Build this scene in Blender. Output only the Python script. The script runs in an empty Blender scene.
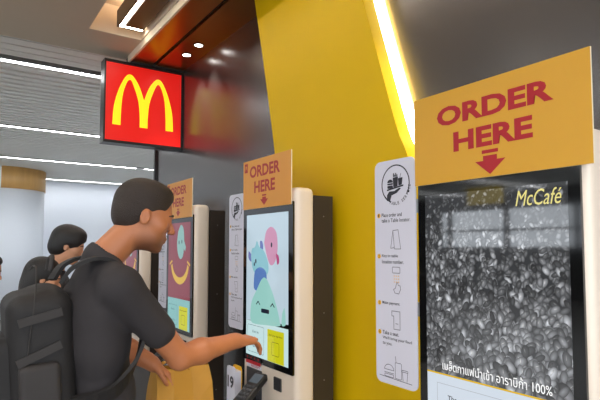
import bpy, bmesh, math, random
import numpy as np
from mathutils import Vector, Matrix, Euler
random.seed(7)
SC = bpy.context.scene
COL = SC.collection

# ------------------------------------------------------------------ camera
CAMZ = 1.5
FPX = 512.0
PITCH = math.radians(3.3)
YAW = math.radians(34.159)
cam = bpy.data.cameras.new('camera')
cam.lens = FPX / 600 * 36
cam.sensor_width = 36
cam.shift_y = 0.0291
cam.clip_start = 0.05
co = bpy.data.objects.new('camera', cam)
co.location = (0, 0, CAMZ)
co.rotation_euler = (math.radians(90) + PITCH, 0, -YAW)
COL.objects.link(co)
SC.camera = co

# ------------------------------------------------------------------ materials
MATS = {}
def mat(name, col, rough=0.5, metal=0.0, emit=0.0, emcol=None, noise=0.0, nscale=8.0, bump=0.0, bscale=60.0, coat=0.0, aniso=0.0, spec=0.5, stretch=(1, 1, 1)):
    if name in MATS: return MATS[name]
    m = bpy.data.materials.new(name); m.use_nodes = True
    nt = m.node_tree; b = nt.nodes['Principled BSDF']
    b.inputs['Base Color'].default_value = (*col, 1)
    b.inputs['Roughness'].default_value = rough
    b.inputs['Metallic'].default_value = metal
    b.inputs['Coat Weight'].default_value = coat
    b.inputs['Specular IOR Level'].default_value = spec
    if emit:
        b.inputs['Emission Color'].default_value = (*(emcol or col), 1)
        b.inputs['Emission Strength'].default_value = emit
    if noise or bump:
        tc = nt.nodes.new('ShaderNodeTexCoord'); mp = nt.nodes.new('ShaderNodeMapping')
        mp.inputs['Scale'].default_value = stretch
        nt.links.new(tc.outputs['Object'], mp.inputs['Vector'])
    if noise:
        n = nt.nodes.new('ShaderNodeTexNoise'); n.inputs['Scale'].default_value = nscale; n.inputs['Detail'].default_value = 4
        nt.links.new(mp.outputs[0], n.inputs['Vector'])
        r = nt.nodes.new('ShaderNodeMix'); r.data_type = 'RGBA'
        r.inputs['A'].default_value = (*[c * (1 - noise) for c in col], 1)
        r.inputs['B'].default_value = (*[min(1, c * (1 + noise)) for c in col], 1)
        nt.links.new(n.outputs['Fac'], r.inputs['Factor']); nt.links.new(r.outputs['Result'], b.inputs['Base Color'])
    if bump:
        n2 = nt.nodes.new('ShaderNodeTexNoise'); n2.inputs['Scale'].default_value = bscale; n2.inputs['Detail'].default_value = 3
        nt.links.new(mp.outputs[0], n2.inputs['Vector'])
        bp = nt.nodes.new('ShaderNodeBump'); bp.inputs['Strength'].default_value = bump; bp.inputs['Distance'].default_value = 0.01
        nt.links.new(n2.outputs['Fac'], bp.inputs['Height']); nt.links.new(bp.outputs[0], b.inputs['Normal'])
    MATS[name] = m
    return m

def srgb(r, g, b):
    f = lambda c: (c / 255 / 12.92) if c / 255 <= 0.04045 else ((c / 255 + 0.055) / 1.055) ** 2.4
    return (f(r), f(g), f(b))

M_yellow = mat('yellow_lacquer', srgb(226, 186, 0), 0.5, noise=0.04, nscale=3, spec=0.25)
M_dark = mat('bronze_wall_laminate', srgb(50, 46, 46), 0.27, metal=0.2, noise=0.06, nscale=5, stretch=(1, 6, 0.3), bump=0.02, bscale=12)
M_dark.node_tree.nodes['Principled BSDF'].inputs['IOR'].default_value = 2.3
M_copper = mat('copper_soffit', srgb(160, 112, 50), 0.3, metal=0.9, noise=0.1, nscale=4)
M_beige = mat('beige_ceiling_paint', srgb(196, 182, 162), 0.75, noise=0.03)
M_cream = mat('cream_recess_paint', srgb(228, 208, 182), 0.7)
M_black = mat('black_gap', srgb(22, 20, 19), 0.6)
M_slat = mat('grey_ceiling_slat', srgb(226, 226, 220), 0.5)
M_plenum = mat('ceiling_plenum', srgb(58, 58, 56), 0.8)
M_white = mat('white_gloss_plastic', srgb(232, 217, 200), 0.28, noise=0.02, coat=0.2)
M_cab = mat('dark_brown_cabinet', srgb(50, 42, 36), 0.45, noise=0.15, nscale=4)
M_bezel = mat('black_glass_bezel', srgb(12, 12, 13), 0.06)
M_bezel.node_tree.nodes['Principled BSDF'].inputs['IOR'].default_value = 1.7
M_signy = mat('amber_acrylic', srgb(218, 162, 40), 0.35, noise=0.02)
M_signo = mat('orange_acrylic', srgb(226, 156, 62), 0.4, noise=0.02)
M_signedge = mat('pale_acrylic_edge', srgb(240, 225, 190), 0.4)
M_red = mat('dark_red_print', srgb(176, 22, 36), 0.5)
M_redn = mat('brick_red_print', srgb(176, 48, 48), 0.5)
M_panel = mat('pale_lilac_panel', srgb(214, 213, 226), 0.4)
M_ink = mat('dark_print', srgb(40, 40, 52), 0.6)
M_inkg = mat('grey_print', srgb(92, 92, 106), 0.6)
M_dot = mat('amber_dot_print', srgb(236, 178, 20), 0.5)
M_blackpl = mat('black_plastic', srgb(20, 20, 22), 0.32, bump=0.05, bscale=200)
M_greyslot = mat('grey_recess', srgb(58, 60, 66), 0.35)
M_scan = mat('scanner_glass', srgb(52, 52, 54), 0.12)
M_floor = mat('grey_terrazzo_floor', srgb(150, 146, 142), 0.25, noise=0.12, nscale=40)
M_farwall = mat('pale_blue_wall', srgb(222, 228, 236), 0.55, noise=0.015, nscale=2)
M_wood = mat('oak_band', srgb(206, 160, 96), 0.4, noise=0.14, nscale=3, stretch=(6, 6, 0.6))
M_colw = mat('white_column', srgb(224, 229, 236), 0.4)
M_metal = mat('grey_steel', srgb(150, 150, 150), 0.3, metal=0.8)
M_led = mat('led_tube', (1, 1, 1), 0.5, emit=26.0, emcol=(0.97, 0.98, 1.0))
M_led2 = mat('led_profile', (1, 1, 1), 0.5, emit=34.0, emcol=(1.0, 0.88, 0.74))
M_halo = mat('halo_led', (1, 1, 1), 0.5, emit=16.0, emcol=(1.0, 0.93, 0.82))
M_down = mat('downlight_lens', (1, 1, 1), 0.5, emit=14.0, emcol=(1.0, 0.95, 0.88))
M_skin = mat('tan_skin', srgb(182, 114, 74), 0.5, noise=0.07, nscale=14, bump=0.04, bscale=150)
M_skinb = mat('fair_skin', srgb(206, 150, 116), 0.5, noise=0.06, nscale=14)
M_hair = mat('dark_brown_hair', srgb(44, 33, 27), 0.55, noise=0.3, nscale=60, bump=0.5, bscale=160, stretch=(1, 1, 3))
M_hairb = mat('black_hair', srgb(24, 21, 21), 0.45, noise=0.3, nscale=60, bump=0.4, bscale=140, stretch=(3, 3, 1))
M_stub = mat('stubble', srgb(126, 78, 52), 0.7, noise=0.15, nscale=120)
M_shirt = mat('charcoal_cotton', srgb(46, 42, 44), 0.85, noise=0.1, nscale=10, bump=0.9, bscale=7)
M_pants = mat('dark_denim', srgb(38, 42, 56), 0.85, noise=0.12, bump=0.15, bscale=20)
M_pack = mat('black_nylon', srgb(25, 22, 22), 0.7, noise=0.15, nscale=8, bump=0.2, bscale=25)
M_pack2 = mat('grey_nylon', srgb(46, 42, 41), 0.7, noise=0.1, bump=0.1, bscale=40)
M_navy = mat('black_jacket', srgb(34, 35, 40), 0.8, noise=0.1, bump=0.25, bscale=14)
M_brownj = mat('dark_grey_jacket', srgb(52, 47, 47), 0.8, noise=0.1, bump=0.25, bscale=14)
M_tan = mat('tan_shirt', srgb(178, 124, 62), 0.8, noise=0.08, bump=0.2, bscale=14)
M_shoe = mat('black_shoe', srgb(28, 26, 26), 0.5)
M_eye = mat('eye_white', srgb(225, 220, 214), 0.2)
M_iris = mat('brown_iris', srgb(40, 26, 18), 0.2)
M_lip = mat('lip', srgb(176, 104, 84), 0.5)
M_bag = mat('yellow_paper', srgb(192, 138, 46), 0.7, noise=0.1, nscale=6, bump=0.2, bscale=12)
M_zip = mat('zip_metal', srgb(120, 118, 116), 0.35, metal=0.7)

def screen(name, col, st=0.9):
    m = mat(name, tuple(c * 0.1 for c in col), 0.06, emit=st, emcol=col); m.node_tree.nodes['Principled BSDF'].inputs['IOR'].default_value = 1.65; return m

# ------------------------------------------------------------------ helpers
def link(o, parent=None):
    COL.objects.link(o)
    if parent is not None: o.parent = parent
    return o
def obj(name, bm, m, parent=None, smooth=False):
    me = bpy.data.meshes.new(name); bm.to_mesh(me); bm.free()
    for x in (m if isinstance(m, (list, tuple)) else [m]): me.materials.append(x)
    if smooth: me.polygons.foreach_set('use_smooth', [True] * len(me.polygons))
    return link(bpy.data.objects.new(name, me), parent)
def struct(o): o['kind'] = 'structure'; return o
def tag(o, label, cat, group=None):
    o['label'] = label; o['category'] = cat
    if group: o['group'] = group
    return o
def empty(name, loc, rz=0):
    o = bpy.data.objects.new(name, None); o.location = loc; o.rotation_euler = (0, 0, rz); o.empty_display_size = 0.1
    return link(o)
def box(bm, x0, x1, y0, y1, z0, z1, mi=0):
    v = [bm.verts.new(p) for p in ((x0,y0,z0),(x1,y0,z0),(x1,y1,z0),(x0,y1,z0),(x0,y0,z1),(x1,y0,z1),(x1,y1,z1),(x0,y1,z1))]
    for f in ((0,3,2,1),(4,5,6,7),(0,1,5,4),(1,2,6,5),(2,3,7,6),(3,0,4,7)):
        fc = bm.faces.new([v[i] for i in f]); fc.material_index = mi
    return v
def rbox(bm, x0, x1, y0, y1, z0, z1, r, seg=3):
    b2 = bmesh.new(); box(b2, x0, x1, y0, y1, z0, z1)
    bmesh.ops.bevel(b2, geom=b2.edges[:], offset=r, segments=seg, affect='EDGES', profile=0.5)
    me = bpy.data.meshes.new('tmp'); b2.to_mesh(me); b2.free(); bm.from_mesh(me); bpy.data.meshes.remove(me)
def poly_prism(bm, pts, y0, y1, mi=0):
    """polygon in (x,z), extruded y0..y1 (y0 = front)"""
    a = [bm.verts.new((p[0], y0, p[1])) for p in pts]; b = [bm.verts.new((p[0], y1, p[1])) for p in pts]
    bm.faces.new(a).material_index = mi; bm.faces.new(b[::-1]).material_index = mi
    n = len(pts)
    for i in range(n): bm.faces.new((a[i], b[i], b[(i+1)%n], a[(i+1)%n])).material_index = mi
    bmesh.ops.recalc_face_normals(bm, faces=bm.faces[:])
def rrect(x0, x1, z0, z1, r, n=6, corners=(1,1,1,1)):
    pts = []
    for k, (cx, cz, a0) in enumerate(((x1-r, z1-r, 0), (x0+r, z1-r, 90), (x0+r, z0+r, 180), (x1-r, z0+r, 270))):
        if corners[k]:
            for i in range(n+1):
                a = math.radians(a0 + 90*i/n); pts.append((cx + r*math.cos(a), cz + r*math.sin(a)))
        else: pts.append(((x1, z1), (x0, z1), (x0, z0), (x1, z0))[k])
    return pts
def flat(bm, pts, y, mi=0):
    f = bm.faces.new([bm.verts.new((p[0], y, p[1])) for p in pts]); f.material_index = mi
    f.normal_update()
    if f.normal.y > 0: f.normal_flip()
def stroke(bm, pts, w, y, mi=0, closed=False):
    n = len(pts)
    for i in range(n if closed else n-1):
        a = Vector(pts[i]); b = Vector(pts[(i+1)%n]); d = (b-a)
        if d.length < 1e-9: continue
        d.normalize(); nn = Vector((-d.y, d.x))*w/2; e = d*w*0.4
        flat(bm, [a-nn-e, b-nn+e, b+nn+e, a+nn-e], y - i*2e-7, mi)
def circ(cx, cz, rx, rz=None, n=28, a0=0, a1=360, rot=0):
    rz = rz or rx; out = []
    full = abs(a1-a0) >= 360
    for i in range(n if full else n+1):
        a = math.radians(a0 + (a1-a0)*i/n); x = rx*math.cos(a); z = rz*math.sin(a)
        c, s = math.cos(rot), math.sin(rot); out.append((cx + x*c - z*s, cz + x*s + z*c))
    return out
def smoothline(pts, n=8):
    """Catmull-Rom through points"""
    P = [pts[0]] + list(pts) + [pts[-1]]; out = []
    for i in range(1, len(P)-2):
        p0, p1, p2, p3 = [Vector(q) for q in P[i-1:i+3]]
        for k in range(n):
            t = k/n
            out.append(tuple(0.5*((2*p1) + (p2-p0)*t + (2*p0-5*p1+4*p2-p3)*t*t + (3*p1-p0-3*p2+p3)*t**3)))
    out.append(tuple(pts[-1])); return out
def tube(bm, pts, r, n=8):
    rings = []
    for i, p in enumerate(pts):
        a = Vector(pts[max(0, i-1)]); b = Vector(pts[min(len(pts)-1, i+1)]); t = (b-a).normalized()
        u = t.orthogonal().normalized() if i == 0 else (rings_u - t*rings_u.dot(t)).normalized()
        rings_u = u; v = t.cross(u); rr = r[i] if isinstance(r, (list, tuple)) else r
        rings.append([bm.verts.new(Vector(p) + (u*math.cos(2*math.pi*k/n) + v*math.sin(2*math.pi*k/n))*rr) for k in range(n)])
    for A, B in zip(rings, rings[1:]):
        for k in range(n): bm.faces.new((A[k], A[(k+1)%n], B[(k+1)%n], B[k]))
    bm.faces.new(rings[0][::-1]); bm.faces.new(rings[-1])
def strap(bm, pts, nrm, w, t):
    """flat band along pts; nrm = list of outward normals"""
    rings = []
    for i, p in enumerate(pts):
        a = Vector(pts[max(0, i-1)]); b = Vector(pts[min(len(pts)-1, i+1)]); d = (b-a).normalized()
        n = Vector(nrm[i]).normalized(); s = d.cross(n).normalized(); n = s.cross(d).normalized(); p = Vector(p)
        rings.append([bm.verts.new(p + s*w/2*sx + n*t/2*sy) for sx, sy in ((-1,-1),(1,-1),(1,1),(-1,1))])
    for A, B in zip(rings, rings[1:]):
        for k in range(4): bm.faces.new((A[k], A[(k+1)%4], B[(k+1)%4], B[k]))
    bm.faces.new(rings[0][::-1]); bm.faces.new(rings[-1])
    bmesh.ops.recalc_face_normals(bm, faces=bm.faces[:])

def text_bm(bm, s, x0, x1, z0, z1, y, mi=0, bold=0.0, align_h=None, shear=0.0, rot=0.0, depth=0.0, tilt=0.0):
    """writing fitted into the rectangle x0..x1, z0..z1, facing -y"""
    cu = bpy.data.curves.new('t', 'FONT'); cu.body = s; cu.size = 1; cu.offset = bold; cu.shear = shear; cu.resolution_u = 3
    cu.align_x = 'LEFT'
    o = bpy.data.objects.new('t', cu); COL.objects.link(o)
    dg = bpy.context.evaluated_depsgraph_get(); me = bpy.data.meshes.new_from_object(o.evaluated_get(dg))
    bpy.data.objects.remove(o); bpy.data.curves.remove(cu)
    if not me.vertices: return
    xs = [v.co.x for v in me.vertices]; ys = [v.co.y for v in me.vertices]
    ax, bx, ay, by = min(xs), max(xs), min(ys), max(ys)
    sx = (x1-x0)/(bx-ax); sz = (z1-z0)/(by-ay)
    c, sn = math.cos(rot), math.sin(rot); mx, mz = (x0+x1)/2, (z0+z1)/2
    for v in me.vertices:
        x = x0 + (v.co.x-ax)*sx - mx; z = z0 + (v.co.y-ay)*sz - mz + x*tilt
        v.co = (mx + x*c - z*sn, y, mz + x*sn + z*c)
    nf = len(bm.faces); bm.from_mesh(me); bpy.data.meshes.remove(me)
    bm.faces.ensure_lookup_table(); bm.normal_update()
    for f in bm.faces[nf:]:
        f.material_index = mi
        if f.normal.y > 0: f.normal_flip()
def text_h(bm, s, x0, zc, h, y, mi=0, bold=0.0, wfac=0.52):
    text_bm(bm, s, x0, x0 + len(s)*h*wfac, zc-h/2, zc+h/2, y, mi, bold)

# ------------------------------------------------------------------ signed distance bodies
def sdf_mesh(prims, vox, k=0.02, cut=()):
    """prims: ('c',a,b,ra,rb[,k]) tapered capsule; ('e',c,r,euler|None[,k]) ellipsoid; ('b',c,half,round,euler) box. A leading '-' subtracts."""
    lo = np.array([1e9]*3); hi = -lo
    def bnd(p):
        t = p[0].lstrip('-')
        if t == 'c':
            a, b = np.array(p[1]), np.array(p[2]); r = max(p[3], p[4]); return np.minimum(a, b)-r, np.maximum(a, b)+r
        c = np.array(p[1]); r = np.linalg.norm(p[2]) if (t == 'b' or (len(p) > 3 and p[3] is not None and t == 'e')) else np.array(p[2])
        if t == 'e' and not (len(p) > 3 and p[3] is not None): return c-np.array(p[2]), c+np.array(p[2])
        if t == 'e': return c-max(p[2]), c+max(p[2])
        return c-r-p[3], c+r+p[3]
    for p in prims:
        if p[0][0] == '-': continue
        a, b = bnd(p); lo = np.minimum(lo, a); hi = np.maximum(hi, b)
    lo -= 3*vox + 0.01; hi += 3*vox + 0.01
    N = np.ceil((hi-lo)/vox).astype(int) + 1
    F = np.full(N, 0.3, dtype=np.float32)
    pad = k*1.5 + 0.03
    for p in prims:
        a, b = bnd(p)
        i0 = np.clip(np.floor((a-pad-lo)/vox).astype(int), 0, N-1); i1 = np.clip(np.ceil((b+pad-lo)/vox).astype(int)+1, 1, N)
        if np.any(i1 <= i0): continue
        ax = [lo[d] + vox*np.arange(i0[d], i1[d]) for d in range(3)]
        X, Y, Z = np.meshgrid(*ax, indexing='ij'); P = np.stack([X, Y, Z], -1)
        t = p[0].lstrip('-')
        if t == 'c':
            A = np.array(p[1], float); B = np.array(p[2], float); ba = B-A; q = P-A
            h = np.clip((q@ba)/max(ba@ba, 1e-9), 0, 1); d = np.linalg.norm(q-h[..., None]*ba, axis=-1) - (p[3] + (p[4]-p[3])*h)
            kk = p[5] if len(p) > 5 else k
        elif t == 'e':
            q = P-np.array(p[1])
            if len(p) > 3 and p[3] is not None: q = q@np.array((p[3] if isinstance(p[3], Matrix) else Euler(p[3]).to_matrix()))
            r = np.array(p[2]); k0 = np.linalg.norm(q/r, axis=-1); k1 = np.linalg.norm(q/(r*r), axis=-1)+1e-9; d = k0*(k0-1)/k1
            kk = p[4] if len(p) > 4 else k
        else:
            q = P-np.array(p[1])
            if p[4] is not None: q = q@np.array((p[4] if isinstance(p[4], Matrix) else Euler(p[4]).to_matrix()))
            q = np.abs(q)-np.array(p[2]); d = np.linalg.norm(np.maximum(q, 0), axis=-1) + np.minimum(q.max(-1), 0) - p[3]
            kk = p[5] if len(p) > 5 else k
        sl = tuple(slice(i0[d_], i1[d_]) for d_ in range(3)); f = F[sl]
        if p[0][0] == '-':
            kk = min(kk, 0.008); d = -d; h = np.maximum(kk-np.abs(f-d), 0)/kk; F[sl] = np.maximum(f, d) + h*h*kk*0.25
        else:
            h = np.maximum(kk-np.abs(f-d), 0)/kk; F[sl] = np.minimum(f, d) - h*h*kk*0.25
    S = F < 0
    c = [(0,0,0),(1,0,0),(0,1,0),(1,1,0),(0,0,1),(1,0,1),(0,1,1),(1,1,1)]
    n0, n1, n2 = N-1
    cnt = np.zeros((n0, n1, n2), np.int8)
    for (i, j, l) in c: cnt += S[i:i+n0, j:j+n1, l:l+n2]
    act = (cnt > 0) & (cnt < 8); idx = np.argwhere(act)
    ids = np.full((n0, n1, n2), -1, np.int64); ids[act] = np.arange(len(idx))
    V = np.zeros((len(idx), 3)); W = np.zeros(len(idx))
    cv = [F[idx[:,0]+i, idx[:,1]+j, idx[:,2]+l].astype(float) for (i, j, l) in c]
    for a, b in ((0,1),(2,3),(4,5),(6,7),(0,2),(1,3),(4,6),(5,7),(0,4),(1,5),(2,6),(3,7)):
        m = (cv[a] < 0) != (cv[b] < 0); t = np.where(m, cv[a]/np.where(m, cv[a]-cv[b], 1), 0)
        pa, pb = np.array(c[a]), np.array(c[b]); V += np.where(m[:, None], pa + t[:, None]*(pb-pa), 0); W += m
    V = lo + vox*(idx + V/W[:, None])
    Q = []
    for ax in range(3):
        sl0 = [slice(None)]*3; sl1 = [slice(None)]*3; sl0[ax] = slice(0, -1); sl1[ax] = slice(1, None)
        s0, s1 = S[tuple(sl0)], S[tuple(sl1)]; e = np.argwhere(s0 != s1)
        u, v = (ax+1) % 3, (ax+2) % 3
        e = e[(e[:, u] > 0) & (e[:, v] > 0) & (e[:, u] < N[u]-1) & (e[:, v] < N[v]-1)]
        if not len(e): continue
        q = []
        for du, dv in ((-1,-1),(0,-1),(0,0),(-1,0)):
            g = e.copy(); g[:, u] += du; g[:, v] += dv; q.append(ids[g[:,0], g[:,1], g[:,2]])
        q = np.stack(q, 1); ins = s0[e[:,0], e[:,1], e[:,2]]; q[~ins] = q[~ins][:, ::-1]; Q.append(q)
    Q = np.concatenate(Q)
    return V, Q
def sdf_obj(name, prims, vox, m, parent=None, k=0.02):
    V, Q = sdf_mesh(prims, vox, k)
    me = bpy.data.meshes.new(name)
    me.vertices.add(len(V)); me.vertices.foreach_set('co', V.astype(np.float32).ravel())
    me.loops.add(len(Q)*4); me.loops.foreach_set('vertex_index', Q.astype(np.int32).ravel())
    me.polygons.add(len(Q)); me.polygons.foreach_set('loop_start', np.arange(0, len(Q)*4, 4, dtype=np.int32))
    me.polygons.foreach_set('use_smooth', np.ones(len(Q), bool))
    me.update(calc_edges=True); me.validate(); me.materials.append(m)
    return link(bpy.data.objects.new(name, me), parent)

# ------------------------------------------------------------------ the setting
WX = 1.62                 # glossy wall behind the kiosks
bm = bmesh.new(); box(bm, -12, 9, -8, 14.6, -0.1, 0); struct(obj('floor', bm, M_floor))
bm = bmesh.new(); box(bm, WX, WX+0.25, -2.5, 4.86, 0, 3.6); struct(obj('wall_right', bm, M_dark))
bm = bmesh.new(); box(bm, WX-0.02, WX+0.27, 4.86, 4.90, 0, 3.15); struct(obj('trim_1', bm, M_blackpl))
bm = bmesh.new(); box(bm, -12, 9, 14.6, 14.8, 0, 3.3); struct(obj('wall_far', bm, M_farwall))
bm = bmesh.new(); box(bm, 8.9, 9, -8, 14.6, 0, 3.3); struct(obj('wall_side', bm, M_farwall))
# grey slatted ceiling of the concourse
SZ = 3.2
light_y = [-5.9, -3.1, -0.3, 2.5, 5.29, 8.2, 11.1, 14.1]
bm = bmesh.new(); box(bm, -12, 9, 4.42, 14.6, SZ+0.12, SZ+0.18); box(bm, -12, -1.6, -8, 4.42, SZ+0.12, SZ+0.18)
struct(obj('ceiling', bm, M_plenum))
bm = bmesh.new()
y = -7.9
while y < 14.5:
    x0 = -12 if y > 4.45 else -12; x1 = 9 if y > 4.45 else -1.62
    if min(abs(y+0.05-l) for l in light_y) > 0.09: 
        wd = 0.085
        if 4.45 < y < 5.1: wd = 0.135
        box(bm, x0, x1, y, y+wd, SZ, SZ+0.05)
    y += 0.15
struct(obj('ceiling_slats', bm, M_slat))
for i, ly in enumerate(light_y):
    x1 = 8.9 if ly > 4.4 else -1.7
    gaps = [(-11.9, x1)] if i != 6 else [(-11.9, 3.25), (3.45, x1)]
    t = empty('linear_ceiling_light', (0, ly, SZ))
    where = ['behind the viewer, furthest back', 'behind the viewer, second from the back', 'just behind the viewer', 'left of the viewer', 'nearest the yellow and red sign, longest looking', 'second beyond the sign', 'third beyond the sign, with a short break', 'furthest away, against the pale far wall'][i]
    tag(t, 'slim white strip light in the slatted ceiling, ' + where, 'ceiling light', 'strip lights in the slatted ceiling')
    bm = bmesh.new(); box(bm, -11.95, x1+0.05, -0.055, -0.035, -0.005, 0.05); box(bm, -11.95, x1+0.05, 0.035, 0.055, -0.005, 0.05); obj('housing', bm, M_metal, t)
    bm = bmesh.new()
    for a, b in gaps: box(bm, a, b, -0.034, 0.034, 0.0, 0.03)
    obj('tube', bm, M_led, t)
# beige ceiling over the counter with lit recess
BZ = 3.08
bm = bmesh.new()
RX0, RX1, RY1 = 0.77, 1.152, 3.86
box(bm, -1.5, RX0, -2.5, 4.34, BZ, BZ+0.3); box(bm, RX0, 1.165, RY1, 4.34, BZ, BZ+0.3); box(bm, RX1, 1.165, -2.5, RY1, BZ, BZ+0.3)
struct(obj('ceiling_beige', bm, M_beige))
bm = bmesh.new(); box(bm, RX0, RX1, -2.5, RY1, BZ+0.22, BZ+0.3)
box(bm, RX0, RX1, RY1-0.006, RY1, BZ+0.002, BZ+0.22); box(bm, RX1-0.006, RX1, -2.5, RY1-0.006, BZ+0.002, BZ+0.22); struct(obj('ceiling_recess', bm, M_cream))
bm = bmesh.new(); box(bm, -1.5, WX, 4.34, 4.42, BZ+0.03, SZ+0.2); box(bm, -1.6, -1.5, -2.5, 4.42, BZ+0.03, SZ+0.2); struct(obj('trim_2', bm, M_cab))
# copper soffit along the wall
CZ = 3.03
bm = bmesh.new(); box(bm, 1.17, 1.345, -2.5, 4.2, CZ, BZ+0.3); box(bm, 1.375, WX, -2.5, 4.2, CZ, BZ+0.3)
struct(obj('soffit_copper', bm, M_copper))
bm = bmesh.new(); box(bm, 1.345, 1.375, -2.5, 4.2, CZ+0.02, BZ+0.3); struct(obj('trim_3', bm, M_black))
bm = bmesh.new(); box(bm, 1.155, 1.17, -2.5, 4.24, CZ-0.005, BZ+0.3); struct(obj('trim_4', bm, M_cream))
bm = bmesh.new(); box(bm, 1.17, WX, 4.2, 4.34, CZ-0.01, BZ+0.3); struct(obj('trim_5', bm, M_cab))

# downlights
for i, (dx, dy) in enumerate(((1.50, 3.82), (1.50, 3.58), (1.50, 1.2), (1.50, 0.96))):
    t = empty('downlight', (dx, dy, CZ))
    tag(t, 'small round recessed downlight in the copper soffit, ' + ['nearer the red sign', 'second of the pair by the red sign', 'third along, above the viewer', 'fourth along, above the viewer'][i], 'downlight', 'round downlights in the copper soffit')
    bm = bmesh.new()
    ro, ri, n = 0.042, 0.030, 28
    rings = []
    for r_, z_ in ((ri, -0.004), (ro-0.004, -0.006), (ro, -0.001), (ro, 0.003)):
        rings.append([bm.verts.new((r_*math.cos(2*math.pi*k/n), r_*math.sin(2*math.pi*k/n), z_)) for k in range(n)])
    for A, B in zip(rings, rings[1:]):
        for k in range(n): bm.faces.new((A[k], B[k], B[(k+1)%n], A[(k+1)%n]))
    obj('trim_ring', bm, M_cab, t, True)
    bm = bmesh.new(); bmesh.ops.create_circle(bm, cap_ends=True, radius=ri, segments=28)
    for v in bm.verts: v.co.z = -0.003
    bmesh.ops.reverse_faces(bm, faces=bm.faces[:]); obj('lens', bm, M_down, t)
    l = bpy.data.lights.new('spot', 'SPOT'); l.energy = 40; l.spot_size = math.radians(75); l.spot_blend = 0.6; l.shadow_soft_size = 0.03; l.color = (1, 0.9, 0.78)
    lo_ = bpy.data.objects.new('spot_light', l); lo_.location = (dx, dy, CZ-0.03); link(lo_)

for i, (dx, dy) in enumerate(((-0.75, -1.2), (-0.75, 0.6), (-0.75, 2.4), (0.30, -0.6))):  # fill lamps added out of view to brighten the kiosk fronts
    t = empty('added_fill_lamp', (dx, dy, BZ))
    tag(t, 'round fill lamp added out of view in the beige ceiling above the viewer, ' + ['left rear', 'left of centre', 'left front', 'right rear'][i], 'ceiling light', 'added round fill lamps in the beige ceiling')
    bm = bmesh.new(); n = 32; rings = [[bm.verts.new((r_*math.cos(2*math.pi*k/n), r_*math.sin(2*math.pi*k/n), z_)) for k in range(n)] for r_, z_ in ((0.085, -0.006), (0.097, -0.008), (0.10, 0.003))]
    for A, B in zip(rings, rings[1:]):
        for k in range(n): bm.faces.new((A[k], B[k], B[(k+1)%n], A[(k+1)%n]))
    obj('trim_ring', bm, M_white, t, True)
    bm = bmesh.new(); bmesh.ops.create_circle(bm, cap_ends=True, radius=0.086, segments=32)
    for v in bm.verts: v.co.z = -0.004
    bmesh.ops.reverse_faces(bm, faces=bm.faces[:]); obj('lens', bm, M_down, t)
    l = bpy.data.lights.new('lamp', 'SPOT'); l.energy = 62; l.spot_size = math.radians(150); l.spot_blend = 0.8; l.shadow_soft_size = 0.09; l.color = (1, 0.93, 0.84)
    lo_ = bpy.data.objects.new('fill_lamp_light', l); lo_.location = (dx, dy, BZ-0.03); link(lo_)

# LED profile box hanging in the recess
t = empty('linear_pendant_light', (1.03, 2.0, BZ+0.17))
tag(t, 'dark rectangular light box with a glowing rim, hung in the cream ceiling recess', 'ceiling light')
bm = bmesh.new(); x0, x1, y0, y1 = -0.09, 0.09, -2.2, 1.76; zb = -0.15
box(bm, x0, x1, y0, y1, zb+0.012, -0.03); box(bm, x0, x0+0.012, y0, y1, zb, zb+0.012); box(bm, x0+0.012, x1, y1-0.012, y1, zb, zb+0.012)
box(bm, x0+0.045, x1, y0, y1-0.045, zb, zb+0.012)
obj('housing', bm, M_cab, t)
bm = bmesh.new(); box(bm, x0+0.016, x0+0.038, y0, y1-0.016, zb+0.002, zb+0.010); box(bm, x0+0.038, x1-0.002, y1-0.038, y1-0.016, zb+0.002, zb+0.010)
obj('glowing_rim', bm, M_led2, t)
bm = bmesh.new(); box(bm, x0+0.03, x1-0.03, y0, y1-0.03, -0.0299, -0.022); obj('added_uplight_strip', bm, mat('added_uplight', (1, 1, 1), .5, emit=9.0, emcol=(1.0, 0.82, 0.62)), t)  # glowing strip added on the box top to brighten the recess
for hy in (-1.2, 0.2, 1.4):
    bm = bmesh.new(); tube(bm, [(0, hy, -0.03), (0, hy, 0.049)], 0.006, 8); obj('hanger', bm, M_cab, t, True)

# yellow wall panel with halo
def prism_x(bm, pts, x0, x1):     # pts in (y,z)
    a = [bm.verts.new((x0, p[0], p[1])) for p in pts]; b = [bm.verts.new((x1, p[0], p[1])) for p in pts]
    bm.faces.new(a); bm.faces.new(b[::-1]); n = len(pts)
    for i in range(n): bm.faces.new((a[i], b[i], b[(i+1)%n], a[(i+1)%n]))
    bmesh.ops.recalc_face_normals(bm, faces=bm.faces[:])
L = smoothline([(2.712, 3.029), (2.58, 2.52), (2.463, 2.02), (2.36, 1.5), (2.25, 0.8), (2.15, 0.0)], 5)
Rr = smoothline([(0.70, 0.0), (1.0, 0.8), (1.28, 1.45), (1.44, 1.86), (1.50, 1.99), (1.60, 2.29), (1.704, 2.614), (1.83, 3.029)], 5)
bm = bmesh.new(); prism_x(bm, L[::1] + Rr, 1.50, 1.57)
yp = tag(empty('wall_panel', (1.57, 2.0, 0)), 'tall slanted bright yellow wall panel behind the kiosks with a glowing edge', 'wall panel')
o = obj('face_panel', bm, M_yellow, yp); o.matrix_parent_inverse = Matrix.Translation((-1.57, -2.0, 0))
bm = bmesh.new()
pts = [(1.592, p[0], p[1]) for p in Rr if 0.4 < p[1]]
for a, b in zip(pts, pts[1:]):
    vs = [bm.verts.new(q) for q in ((1.572, a[1]+0.025, a[2]), (1.572, b[1]+0.025, b[2]), (1.614, b[1]-0.02, b[2]), (1.614, a[1]-0.02, a[2]))]
    bm.faces.new(vs)
o = obj('light_strip', bm, M_halo, yp); o.matrix_parent_inverse = Matrix.Translation((-1.57, -2.0, 0))
bm = bmesh.new()
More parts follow.
